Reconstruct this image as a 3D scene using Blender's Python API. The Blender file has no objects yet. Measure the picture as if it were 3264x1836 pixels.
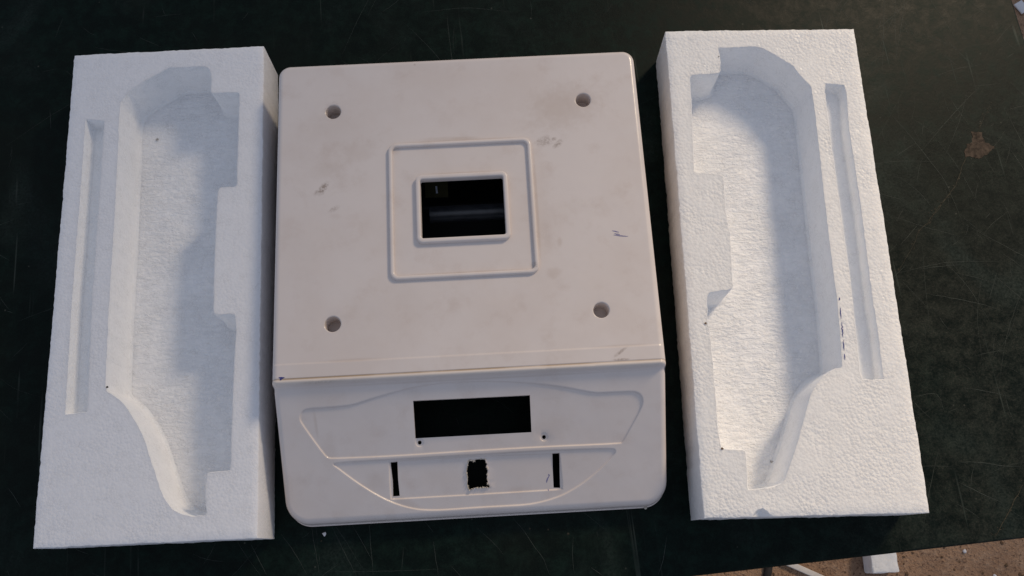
import bpy, bmesh, math, random
import numpy as np
from mathutils import Matrix, Vector, noise
from mathutils.geometry import delaunay_2d_cdt

S = bpy.context.scene
C = S.collection
random.seed(7)
rng = np.random.default_rng(7)

# ------------------------------------------------------------------ camera
tilt, roll = 0.28732, 0.01619
fwd = Vector((0, math.sin(tilt), -math.cos(tilt)))
rgt = Vector((1, 0, 0))
upv = rgt.cross(fwd)
r2 = rgt * math.cos(roll) + upv * math.sin(roll)
u2 = -rgt * math.sin(roll) + upv * math.cos(roll)
cam = bpy.data.cameras.new('camera')
cam.sensor_width = 36.0
cam.lens = 30.9505
cam.clip_start = 0.01
cam.clip_end = 50
co = bpy.data.objects.new('camera', cam)
C.objects.link(co)
M = Matrix((r2, u2, -fwd)).transposed().to_4x4()
M.translation = (0, 0, 0.62)
co.matrix_world = M
S.camera = co

# ------------------------------------------------------------------ light
W = bpy.data.worlds.new('World')
S.world = W
W.use_nodes = True
bg = W.node_tree.nodes['Background']
bg.inputs[0].default_value = (0.70, 0.79, 1.0, 1)
bg.inputs[1].default_value = 0.415

def area(name, loc, target, sx, sy, power, col, spread=180):
    l = bpy.data.lights.new(name, 'AREA')
    l.shape = 'RECTANGLE'
    l.size, l.size_y = sx, sy
    l.energy = power
    l.color = col
    l.spread = math.radians(spread)
    o = bpy.data.objects.new(name, l)
    C.objects.link(o)
    o.location = loc
    o.rotation_euler = (Vector(target) - Vector(loc)).to_track_quat('-Z', 'Y').to_euler()
    return o

area('daylight_opening', (1.95, 2.29, 1.90), (0.47, 0.06, 0.0), 0.60, 0.62, 3.75, (1.0, 0.80, 0.56), 32)

S.view_settings.view_transform = 'Standard'
S.view_settings.look = 'None'
S.view_settings.gamma = 1.0
S.view_settings.exposure = 0.0
S.cycles.max_bounces = 10
S.cycles.diffuse_bounces = 6
try:
    S.cycles.use_denoising = True
except Exception:
    pass

# ------------------------------------------------------------------ measured outlines, millimetres
D = {
    'L_outline': [(-70.3,176.1),(69.3,175.5),(70.4,-177.1),(-70.0,-174.3)],
    'R_outline': [(-71.1,176.7),(70.8,175.9),(72.3,-176.2),(-72.0,-176.3)],
    'L_cav': [(26.4,160.9),(30.2,158.3),(31.5,151.6),(31.3,138.8),(52.2,138.1),(52.0,95.1),(52.0,63.3),(39.0,63.1),(38.2,37.6),(38.0,-4.2),(38.5,-29.3),(52.9,-29.5),(53.8,-35.7),(52.9,-82.8),(52.6,-134.4),(37.3,-134.6),(36.9,-148.3),(38.5,-161.4),(28.1,-161.4),(21.9,-159.4),(16.2,-156.0),(11.6,-150.3),(7.5,-141.5),(4.0,-132.1),(0.4,-122.6),(-4.1,-109.8),(-9.0,-100.6),(-16.6,-88.6),(-23.4,-81.8),(-29.3,-78.2),(-31.4,-75.8),(-32.0,-36.3),(-32.4,-19.8),(-32.8,49.2),(-33.7,106.5),(-34.3,121.7),(-34.0,134.7),(-30.3,142.2),(-18.4,151.3),(-0.2,161.5)],
    'L_slot': [(-58.2,123.1),(-44.5,120.8),(-44.2,-9.6),(-42.7,-59.7),(-42.0,-90.6),(-49.1,-90.7),(-56.3,-91.2),(-57.7,-14.3),(-57.8,65.2)],
    'R_cav': [(-33.2,162.3),(-28.1,161.7),(-4.8,162.6),(0.9,160.8),(8.3,155.7),(21.7,145.7),(25.2,138.3),(32.7,128.5),(33.1,111.8),(32.4,73.1),(31.3,13.8),(31.0,-21.7),(31.2,-33.5),(29.3,-72.1),(28.5,-82.0),(23.7,-81.9),(15.2,-87.0),(6.3,-96.6),(0.7,-110.7),(-5.7,-127.1),(-11.7,-140.7),(-19.1,-155.9),(-26.8,-158.2),(-42.7,-159.9),(-41.6,-142.5),(-41.4,-134.4),(-57.1,-133.2),(-58.3,-122.1),(-57.8,-83.4),(-57.9,-51.4),(-59.0,-46.6),(-57.7,-29.5),(-55.3,-27.1),(-39.6,-25.1),(-37.7,15.2),(-39.4,31.3),(-38.2,59.4),(-58.9,61.4),(-57.2,99.6),(-55.8,139.2),(-33.2,140.7),(-32.4,150.0),(-32.3,155.8)],
    'R_slot': [(43.7,130.7),(57.2,129.2),(58.2,122.4),(56.2,94.1),(56.7,35.1),(55.4,-33.4),(55.9,-52.5),(55.1,-90.1),(47.3,-90.3),(40.9,-89.8),(39.8,-85.6),(40.9,-50.9),(42.0,-17.7),(41.6,68.3),(41.7,97.5),(42.2,124.3)],
    'R_pen': [(31.2,-33.1),(30.8,-39.7),(30.4,-49.3),(30.1,-58.7),(29.8,-66.8),(29.3,-76.1)],
    'R_dent': [(-38.7,-176.7),(-31.3,-176.9),(-34.0,-173.2)],
    'R_spots': [(-32.5,153.8),(-48.1,105.2),(-60.1,-49.1),(-56.7,-132.9),(-25.5,-141.9)],
    'L_spots': [(-29.7,-74.6),(-6.2,104.7)],
    'disp': [(-104.6,-129.5),(-94.5,-129.6),(-81.9,-129.2),(-75.5,-128.5),(-66.8,-126.2),(-53.9,-123.3),(-38.9,-120.4),(-23.0,-118.6),(-7.1,-118.4),(8.7,-118.7),(24.5,-119.8),(40.3,-121.6),(56.1,-124.0),(66.7,-126.3),(80.4,-129.5),(87.9,-129.6),(105.5,-129.7),(108.7,-130.7),(110.8,-132.5),(111.7,-135.0),(111.4,-137.9),(109.0,-142.8),(103.4,-151.5),(97.8,-160.3),(96.2,-161.0),(43.9,-160.3),(-9.9,-160.5),(-52.8,-161.0),(-92.3,-160.5),(-95.9,-160.0),(-97.9,-158.2),(-104.8,-147.8),(-111.2,-137.6),(-111.8,-135.1),(-110.8,-132.2),(-108.8,-130.3)],
    'low': [(-92.0,-163.3),(-42.3,-163.3),(6.1,-163.2),(43.7,-163.0),(91.2,-163.8),(93.1,-165.1),(92.2,-167.5),(85.5,-173.8),(75.5,-181.5),(64.4,-188.0),(53.3,-192.6),(36.8,-195.9),(20.4,-196.0),(-1.3,-195.9),(-23.1,-196.3),(-35.0,-195.8),(-44.6,-194.1),(-55.2,-190.4),(-65.5,-185.0),(-75.7,-178.1),(-83.7,-172.0),(-90.7,-166.1),(-93.2,-164.3)],
    'key': [(-56.2,-164.2),(0.6,-164.1),(56.0,-164.9),(56.6,-176.4),(57.3,-187.5),(-0.8,-187.7),(-57.1,-187.7),(-57.0,-175.5)],
    'slotA': [(-55.7,-164.7),(-51.1,-164.5),(-51.5,-175.7),(-51.3,-185.9),(-55.8,-186.0),(-55.3,-176.5)],
    'slotB': [(51.3,-164.8),(55.8,-164.8),(55.7,-176.2),(55.6,-186.5),(51.2,-186.2),(51.1,-176.0)],
    'rag': [(-4.4,-166.2),(-2.0,-166.1),(-0.4,-167.2),(0.0,-165.8),(2.7,-165.6),(5.1,-165.8),(6.9,-166.0),(7.0,-167.7),(7.9,-169.2),(7.0,-170.3),(8.1,-172.2),(7.5,-176.7),(7.1,-177.9),(7.8,-179.9),(7.1,-181.3),(8.5,-182.2),(8.8,-183.8),(5.7,-183.8),(1.6,-183.9),(-1.1,-183.3),(-2.8,-184.2),(-4.9,-184.9),(-5.8,-183.0),(-6.2,-181.1),(-5.6,-177.6),(-6.2,-173.4),(-5.3,-169.6),(-4.7,-167.7)],
    'window_disp': [(-37.9,-128.0),(38.1,-128.4),(38.1,-151.0),(-38.2,-150.9)],
    'screws': [(-35.6,-153.5),(46.2,-154.3)],
    'stains_top': [(-94.4,19.3),(-98.6,16.1),(58.4,46.3),(68.0,44.0),(-87.4,3.5),(-91.8,33.7),(-71.4,44.3),(75.5,72.6),(-29.9,110.9),(-11.8,51.8),(3.3,51.6)],
    'pen_top': [(99.8,-22.0),(104.4,-23.8),(100.6,-25.1),(106.3,-26.1),(108.4,-25.8),(110.4,-26.7)],
    'win_inside': [(-26.4,22.0),(29.5,20.0),(-20.6,37.0),(-20.2,31.2),(-27.2,43.8),(-10.9,42.9)],
    'tab': [(355.2,315.7),(363.5,315.9),(363.4,306.8),(372.5,304.4),(365.7,297.9),(359.3,293.7),(346.5,294.4),(349.5,304.0),(354.0,306.7)],
    'tab_edge': [(136.1,-13.6),(241.9,-1.4),(350.4,11.3),(405.0,429.3),(408.4,399.8)],
    'chunk': [(529.9,-3.5),(566.9,1.3),(564.8,-25.8),(529.4,-26.7),(523.6,-5.3),(523.0,-19.7)],
    'stick': [(417.0,-16.6),(463.9,-36.4),(426.9,-15.6),(473.8,-35.4)],
    'rod': [(380.0,-18.9),(392.6,-18.7),(377.2,-33.4),(388.9,-33.3)],
    'crumb': [(682.0,6.1),(721.8,-28.4)],
    'scrap': [(903.5,955.0),(911.2,942.5),(897.3,931.3),(893.9,945.4)],
    'scratches': [(0.8,1,[(372.9,339.7),(369.3,333.6),(362.1,320.0),(354.5,303.6),(346.1,290.4),(340.4,277.3),(333.8,266.4),(321.4,251.4),(312.2,240.1),(304.8,233.0),(298.2,220.5),(285.7,200.7)]),(0.3,0,[(284.8,342.6),(307.1,310.9),(321.7,287.0),(329.3,272.8),(338.3,240.5)]),(0.35,0,[(301.8,184.3),(318.0,181.9),(342.8,177.0),(359.7,171.4)]),(0.5,1,[(332.4,266.4),(316.8,245.7),(313.2,237.3)]),(0.3,0,[(301.4,202.9),(322.3,206.0),(333.9,206.9)]),(1.1,1,[(355.7,49.0),(351.0,41.0),(345.3,33.1),(339.8,25.2),(334.2,17.4),(330.7,11.4)]),(0.45,0,[(310.7,48.2),(320.0,44.0),(330.1,38.9),(339.3,34.7)]),(0.4,0,[(311.6,62.4),(328.8,62.2),(342.1,60.2),(356.4,59.6)]),(0.35,0,[(322.0,114.5),(335.7,112.9),(354.5,108.6)]),(0.3,0,[(286.0,107.4),(302.9,109.6),(306.9,96.7)]),(0.3,0,[(2.7,20.5),(11.2,10.8),(18.4,0.6),(24.4,-7.2),(28.0,-16.7)]),(0.25,0,[(-106.9,14.7),(-99.1,3.4),(-91.2,-9.0)]),(0.3,0,[(-94.5,16.1),(-92.2,-2.2),(-89.8,-18.5)]),(0.28,0,[(-121.3,15.1),(-111.8,-1.4),(-101.2,-18.7)]),(0.3,0,[(-50.4,3.6),(-48.2,-8.3),(-46.4,-17.8)]),(0.28,0,[(-134.3,14.3),(-129.2,-5.0),(-125.8,-19.0)]),(0.28,0,[(-154.0,7.1),(-143.4,-5.3),(-134.0,-19.2)]),(0.2,0,[(-22.2,13.7),(-11.3,4.7),(-2.8,-4.2)]),(0.2,0,[(-70.4,-0.7),(-70.7,-16.5)]),(0.35,0,[(-173.5,-0.1),(-161.0,-19.6)]),(0.2,0,[(-57.5,17.2),(-50.7,9.8)]),(0.4,0,[(107.6,8.9),(104.7,-5.9),(100.9,-15.6)]),(0.4,0,[(56.2,-11.8),(64.4,-16.7)]),(0.25,0,[(-301.1,387.2),(-294.6,383.9),(-283.1,379.0)]),(0.25,0,[(-259.8,392.5),(-254.4,384.7)]),(0.3,0,[(-362.2,321.9),(-358.4,304.9)]),(0.25,0,[(-286.7,415.0),(-282.6,407.0)])],
}

# ------------------------------------------------------------------ helpers
def link(name, mesh, mat=None, parent=None, **props):
    o = bpy.data.objects.new(name, mesh)
    C.objects.link(o)
    if mat is not None and mesh is not None:
        mesh.materials.append(mat)
    if parent is not None:
        o.parent = parent
    for k, v in props.items():
        o[k] = v
    return o

def empty(name, loc, rz=0.0, **props):
    o = bpy.data.objects.new(name, None)
    C.objects.link(o)
    o.location = loc
    o.rotation_euler = (0, 0, rz)
    o.empty_display_size = 0.02
    for k, v in props.items():
        o[k] = v
    return o

def mesh_from(name, verts, faces, smooth_angle=None):
    m = bpy.data.meshes.new(name)
    m.from_pydata([tuple(map(float, v)) for v in verts], [], [tuple(map(int, f)) for f in faces])
    m.update()
    if smooth_angle is not None:
        m.shade_smooth()
        m.set_sharp_from_angle(angle=math.radians(smooth_angle))
    return m

def area2(P):
    x, y = P[:, 0], P[:, 1]
    return 0.5 * np.sum(x * np.roll(y, -1) - np.roll(x, -1) * y)

def ccw(P):
    P = np.asarray(P, float)
    return P if area2(P) > 0 else P[::-1]

def resample(P, step):
    """keep the corners, add points along the edges"""
    P = np.asarray(P, float)
    out = []
    for i in range(len(P)):
        a, b = P[i], P[(i + 1) % len(P)]
        n = max(1, int(round(np.linalg.norm(b - a) / step)))
        for k in range(n):
            out.append(a + (b - a) * k / n)
    return np.array(out)

def chaikin(P, it=2, w=0.25):
    P = np.asarray(P, float)
    for _ in range(it):
        Q = np.roll(P, -1, 0)
        P = np.stack([P * (1 - w) + Q * w, P * w + Q * (1 - w)], 1).reshape(-1, 2)
    return P

def offset(P, d):
    """offset a ccw outline inwards by d"""
    e = np.roll(P, -1, 0) - P
    e /= np.linalg.norm(e, axis=1)[:, None] + 1e-12
    n = np.stack([-e[:, 1], e[:, 0]], 1)
    n0 = np.roll(n, 1, 0)
    m = n + n0
    m /= np.linalg.norm(m, axis=1)[:, None] + 1e-9
    c = np.clip((m * n).sum(1), 0.55, 1)
    return P + m * (d / c)[:, None]

def inside(pts, P):
    x, y = pts[:, 0][:, None], pts[:, 1][:, None]
    x0, y0 = P[:, 0][None], P[:, 1][None]
    x1, y1 = np.roll(P[:, 0], -1)[None], np.roll(P[:, 1], -1)[None]
    c = ((y0 > y) != (y1 > y)) & (x < (x1 - x0) * (y - y0) / (y1 - y0 + 1e-15) + x0)
    return c.sum(1) % 2 == 1

def pdist(pts, P):
    a, b = P[None], np.roll(P, -1, 0)[None]
    out = np.empty(len(pts))
    for s in range(0, len(pts), 4000):
        q = pts[s:s + 4000][:, None]
        ab = b - a
        t = np.clip(((q - a) * ab).sum(2) / ((ab * ab).sum(2) + 1e-15), 0, 1)
        out[s:s + 4000] = np.sqrt((((a + ab * t[..., None]) - q) ** 2).sum(2).min(1))
    return out

def sdf(pts, P):
    """positive inside"""
    d = pdist(pts, P)
    return np.where(inside(pts, P), d, -d)

def cdt(loops, points=None, lines=()):
    V, E = [], []
    for L in loops:
        s = len(V)
        V += [Vector((p[0], p[1])) for p in L]
        E += [(s + i, s + (i + 1) % len(L)) for i in range(len(L))]
    for a in lines:
        s = len(V)
        V += [Vector((p[0], p[1])) for p in a]
        E += [(s + i, s + i + 1) for i in range(len(a) - 1)]
    if points is not None:
        V += [Vector((p[0], p[1])) for p in points]
    v, e, f, *_ = delaunay_2d_cdt(V, E, [], 0, 1e-7)
    v = np.array([(p.x, p.y) for p in v])
    f = np.array([t for t in f if len(t) == 3], int)
    a = v[f]
    ar = (a[:, 1, 0] - a[:, 0, 0]) * (a[:, 2, 1] - a[:, 0, 1]) - (a[:, 2, 0] - a[:, 0, 0]) * (a[:, 1, 1] - a[:, 0, 1])
    f[ar < 0] = f[ar < 0][:, ::-1]
    return v, f[np.abs(ar) > 1e-14]

def rrect(hx, hy, r, n=8, cx=0, cy=0):
    P = []
    for qx, qy, a0 in ((1, 1, 0), (-1, 1, 90), (-1, -1, 180), (1, -1, 270)):
        for k in range(n + 1):
            a = math.radians(a0 + 90 * k / n)
            P.append((cx + qx * (hx - r) + r * math.cos(a), cy + qy * (hy - r) + r * math.sin(a)))
    return np.array(P)

def strip(rings, closed=True, flip=False):
    """quads between successive 3D rings of equal length"""
    n = len(rings[0])
    V = np.concatenate(rings)
    F = []
    for r in range(len(rings) - 1):
        for i in range(n if closed else n - 1):
            j = (i + 1) % n
            q = (r * n + i, r * n + j, (r + 1) * n + j, (r + 1) * n + i)
            F.append(q[::-1] if flip else q)
    return V, F

def z3(P, z):
    return np.c_[P, np.broadcast_to(z, (len(P),))]

def merge(*vf):
    V, F, s = [], [], 0
    for v, f in vf:
        V += [tuple(p) for p in v]
        F += [tuple(int(i) + s for i in q) for q in f]
        s += len(v)
    return V, F

def ribbon(pts, w, z, taper=True):
    """flat line of half-varying width w along pts, lying at height z"""
    P = np.asarray(pts, float)
    t = np.gradient(P, axis=0)
    t /= np.linalg.norm(t, axis=1)[:, None] + 1e-12
    n = np.stack([-t[:, 1], t[:, 0]], 1)
    k = np.linspace(0, 1, len(P))
    ww = w * 0.5 * ((0.25 + 0.75 * np.sin(np.pi * k)) if taper else np.ones(len(P)))
    A, B = P + n * ww[:, None], P - n * ww[:, None]
    V = np.concatenate([z3(A, z), z3(B, z)])
    m = len(P)
    return V, [(i + m, i + 1 + m, i + 1, i) for i in range(m - 1)]

def subdiv(P, step, jit=0.0):
    P = np.asarray(P, float)
    # Catmull-Rom through the points
    Q = [P[0]]
    E = np.vstack([2 * P[0] - P[1], P, 2 * P[-1] - P[-2]])
    for i in range(1, len(E) - 2):
        n = max(2, int(np.linalg.norm(E[i + 1] - E[i]) / step))
        for k in range(1, n + 1):
            t = k / n
            a, b, c, d = E[i - 1], E[i], E[i + 1], E[i + 2]
            Q.append(0.5 * (2 * b + (c - a) * t + (2 * a - 5 * b + 4 * c - d) * t * t + (3 * b - a - 3 * c + d) * t ** 3))
    Q = np.array(Q)
    if jit:
        Q += rng.normal(0, jit, Q.shape)
    return Q

# ------------------------------------------------------------------ materials
class N:
    """small node-tree builder"""
    def __init__(s, name):
        s.m = bpy.data.materials.new(name)
        s.m.use_nodes = True
        s.t = s.m.node_tree
        s.b = s.t.nodes['Principled BSDF']
        s.tc = s.t.nodes.new('ShaderNodeTexCoord')
        s.co = s.tc.outputs['Object']
    def put(s, sock, v):
        if hasattr(v, 'is_output'):
            s.t.links.new(v, sock)
        elif isinstance(v, (tuple, list)) and len(v) == 3 and sock.type == 'RGBA':
            sock.default_value = (*v, 1)
        else:
            sock.default_value = v
    def node(s, kind, out=0, **ins):
        n = s.t.nodes.new(kind)
        for k, v in ins.items():
            if k in n.inputs:
                s.put(n.inputs[k], v)
            else:
                setattr(n, k, v)
        return n.outputs[out] if out is not None else n
    def math(s, op, a, b=0.0, clamp=False):
        n = s.t.nodes.new('ShaderNodeMath')
        n.operation = op
        n.use_clamp = clamp
        s.put(n.inputs[0], a)
        s.put(n.inputs[1], b)
        return n.outputs[0]
    def noise(s, scale, detail=3, rough=0.5, co=None, dist=0.0):
        return s.node('ShaderNodeTexNoise', 0, Vector=co or s.co, Scale=scale, Detail=detail, Roughness=rough, Distortion=dist)
    def voro(s, scale, feature='F1', co=None, rnd=1.0, out=0, smooth=None):
        n = s.t.nodes.new('ShaderNodeTexVoronoi')
        n.feature = feature
        s.put(n.inputs['Vector'], co or s.co)
        n.inputs['Scale'].default_value = scale
        n.inputs['Randomness'].default_value = rnd
        if smooth is not None:
            n.inputs['Smoothness'].default_value = smooth
        return n.outputs[out]
    def mapping(s, scale=(1, 1, 1), rot=(0, 0, 0), loc=(0, 0, 0), co=None):
        n = s.t.nodes.new('ShaderNodeMapping')
        s.put(n.inputs['Vector'], co or s.co)
        n.inputs['Scale'].default_value = scale
        n.inputs['Rotation'].default_value = rot
        n.inputs['Location'].default_value = loc
        return n.outputs[0]
    def rng(s, v, a, b, c=0.0, d=1.0, smooth=True):
        n = s.t.nodes.new('ShaderNodeMapRange')
        n.interpolation_type = 'SMOOTHSTEP' if smooth else 'LINEAR'
        for i, x in enumerate((v, a, b, c, d)):
            s.put(n.inputs[i], x)
        return n.outputs[0]
    def mix(s, f, a, b, mode='MIX'):
        n = s.t.nodes.new('ShaderNodeMix')
        n.data_type = 'RGBA'
        n.blend_type = mode
        s.put(n.inputs[0], f)
        s.put(n.inputs[6], a)
        s.put(n.inputs[7], b)
        return n.outputs[2]
    def dist(s, x, y, rx, ry, rot=0.0):
        """elliptic distance, 0 at the centre and 1 on the rim, in metres of the object's own plane"""
        c, k = math.cos(rot), math.sin(rot)
        m = s.mapping(loc=(-x, -y, 0))
        m = s.mapping(rot=(0, 0, -rot), co=m)
        m = s.mapping(scale=(1 / rx, 1 / ry, 0), co=m)
        n = s.t.nodes.new('ShaderNodeVectorMath')
        n.operation = 'LENGTH'
        s.put(n.inputs[0], m)
        return n.outputs['Value']
    def bump(s, h, strength, distance, normal=None):
        n = s.t.nodes.new('ShaderNodeBump')
        n.inputs['Strength'].default_value = strength
        n.inputs['Distance'].default_value = distance
        s.put(n.inputs['Height'], h)
        if normal is not None:
            s.put(n.inputs['Normal'], normal)
        return n.outputs[0]
    def set(s, **k):
        for a, v in k.items():
            s.put(s.b.inputs[a.replace('_', ' ')], v)
        return s.m

def plastic():
    n = N('aged_white_plastic')
    big = n.noise(16, 4, 0.6)
    med = n.noise(60, 5, 0.65)
    base = n.mix(n.rng(big, 0.38, 0.72, 0.0, 0.75), (0.705, 0.635, 0.598), (0.66, 0.578, 0.53))
    base = n.mix(n.rng(med, 0.50, 0.80, 0.0, 0.30), base, (0.50, 0.40, 0.34))
    # grime spots and smudges, with a shape of their own
    spots = [(-0.0944, 0.0193, 0.0028, 0.006, -0.6, 0.95), (-0.0986, 0.0161, 0.003, 0.0022, 0.4, 0.8),
             (0.0584, 0.0463, 0.007, 0.0042, 0.3, 0.55), (0.068, 0.044, 0.0045, 0.0022, 0.7, 0.8), (0.0655, 0.0478, 0.002, 0.0015, 0, 0.7),
             (-0.0874, 0.0035, 0.005, 0.0018, 0.5, 0.5), (-0.0918, 0.0337, 0.014, 0.008, 0.4, 0.22), (-0.0714, 0.0443, 0.016, 0.010, 0.3, 0.22),
             (0.0755, 0.0726, 0.030, 0.020, 0.2, 0.38), (-0.0299, 0.1109, 0.0010, 0.0010, 0, 0.7), (-0.0118, 0.0518, 0.016, 0.0020, 0, 0.32),
             (0.0033, 0.0516, 0.010, 0.0016, 0, 0.36), (0.058, -0.050, 0.006, 0.004, 0.3, 0.35), (0.064, -0.028, 0.002, 0.004, 0, 0.4),
             (-0.085, 0.060, 0.03, 0.02, 0, 0.12), (-0.045, -0.07, 0.05, 0.02, 0.2, 0.12), (0.05, 0.00, 0.012, 0.05, 0, 0.12),
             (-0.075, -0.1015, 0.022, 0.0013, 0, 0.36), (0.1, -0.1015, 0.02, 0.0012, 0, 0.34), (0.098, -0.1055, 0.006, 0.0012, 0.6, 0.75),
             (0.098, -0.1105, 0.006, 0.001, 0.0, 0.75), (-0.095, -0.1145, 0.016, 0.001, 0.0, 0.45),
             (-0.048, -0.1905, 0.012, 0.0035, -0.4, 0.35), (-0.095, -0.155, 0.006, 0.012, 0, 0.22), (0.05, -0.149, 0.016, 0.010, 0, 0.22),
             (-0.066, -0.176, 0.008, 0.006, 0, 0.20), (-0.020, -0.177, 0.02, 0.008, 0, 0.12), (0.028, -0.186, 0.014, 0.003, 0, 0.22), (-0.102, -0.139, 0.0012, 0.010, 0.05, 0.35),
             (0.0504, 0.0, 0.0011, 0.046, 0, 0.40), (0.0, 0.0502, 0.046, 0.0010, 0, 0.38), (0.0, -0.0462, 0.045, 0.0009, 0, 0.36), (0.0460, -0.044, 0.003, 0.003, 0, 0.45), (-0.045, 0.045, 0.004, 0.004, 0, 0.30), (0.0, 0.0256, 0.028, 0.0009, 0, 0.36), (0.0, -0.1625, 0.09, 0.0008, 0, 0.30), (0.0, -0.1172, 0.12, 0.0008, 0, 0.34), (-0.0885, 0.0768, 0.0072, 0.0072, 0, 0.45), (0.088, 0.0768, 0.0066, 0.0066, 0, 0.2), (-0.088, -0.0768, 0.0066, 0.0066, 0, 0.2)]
    warp = n.noise(220, 4, 0.7)
    fine = n.noise(700, 3, 0.6)
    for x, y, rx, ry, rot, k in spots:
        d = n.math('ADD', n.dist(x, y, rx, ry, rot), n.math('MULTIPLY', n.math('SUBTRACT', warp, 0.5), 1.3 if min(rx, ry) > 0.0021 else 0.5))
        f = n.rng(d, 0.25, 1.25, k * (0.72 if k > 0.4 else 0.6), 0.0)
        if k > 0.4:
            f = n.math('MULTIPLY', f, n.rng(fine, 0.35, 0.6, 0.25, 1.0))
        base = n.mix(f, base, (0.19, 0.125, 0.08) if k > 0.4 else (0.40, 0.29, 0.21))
    # yellowed line where the platform meets the ridge
    sep = n.node('ShaderNodeSeparateXYZ', None)
    n.t.links.new(n.co, sep.inputs[0])
    y = sep.outputs['Y']
    d = n.math('ABSOLUTE', n.math('ADD', y, 0.1118))
    base = n.mix(n.math('MULTIPLY', n.rng(d, 0.0003, 0.0009, 0.75, 0.0), n.rng(n.noise(30, 3), 0.35, 0.6, 0.35, 1.0)), base, (0.36, 0.24, 0.13))
    d = n.math('ABSOLUTE', n.math('ADD', y, 0.1136))
    base = n.mix(n.rng(d, 0.0006, 0.0022, 0.35, 0.0), base, (0.72, 0.62, 0.50))
    h = n.math('ADD', n.math('MULTIPLY', n.noise(45, 2), 1.0), n.math('MULTIPLY', n.noise(2200, 2), 0.03))
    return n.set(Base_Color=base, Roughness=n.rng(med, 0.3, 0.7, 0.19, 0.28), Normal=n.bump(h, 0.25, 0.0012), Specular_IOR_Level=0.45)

def foam(name, bead, floor=False, depth=1.0, soil=0.25, tint=(1, 1, 1), glow=0.35, depth_mm=6):
    n = N(name)
    wob = n.noise(90, 2)
    v = n.voro(bead, 'SMOOTH_F1', smooth=0.3)
    v2 = n.voro(bead * 2.3, 'F1')
    h = n.math('ADD', n.math('MULTIPLY', v, -1.0), n.math('MULTIPLY', v2, -0.28))
    h = n.math('ADD', h, n.math('MULTIPLY', n.noise(bead * 0.35, 2), 0.22))
    if floor:      # moulded floor: drawn-out wrinkles across the block
        mp = n.mapping(scale=(0.36, 1.0, 1.0), rot=(0, 0, 0.12))
        w = n.noise(330, 4, 0.6, co=mp, dist=1.1)
        h = n.math('ADD', n.math('MULTIPLY', h, 0.6), n.math('MULTIPLY', w, 3.6))
    gap = n.voro(bead, 'DISTANCE_TO_EDGE')
    patch = n.rng(n.noise(38, 3), 0.36, 0.64, 0.55, 1.35)
    h = n.math('MULTIPLY', h, patch)
    cell = n.voro(bead, 'F1', out=1)
    tone = n.node('ShaderNodeSeparateXYZ', None)
    n.t.links.new(cell, tone.inputs[0])
    base = n.mix(n.rng(tone.outputs['X'], 0.0, 1.0, 0.0, 0.55, False), tuple(c * t for c, t in zip((0.865, 0.85, 0.83), tint)), tuple(c * t for c, t in zip((0.80, 0.79, 0.775), tint)))
    base = n.mix(n.rng(n.noise(28, 5, 0.65), 0.55, 0.85, 0.0, soil), base, (0.62, 0.60, 0.57))
    base = n.mix(n.math('MULTIPLY', n.rng(gap, 0.0, 0.10, 0.30, 0.0), n.rng(n.noise(120, 3), 0.45, 0.62)), base, (0.55, 0.54, 0.53))
    rgh = n.rng(tone.outputs['Y'], 0.86, 0.98, 0.66, 0.40)
    return n.set(Base_Color=base, Roughness=rgh, Normal=n.bump(h, 0.5 * depth, 0.0024 if floor else 0.0011), Specular_IOR_Level=0.4,
                 Subsurface_Weight=glow, Subsurface_Radius=(1.0, 0.95, 0.9), Subsurface_Scale=depth_mm / 1000)

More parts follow.
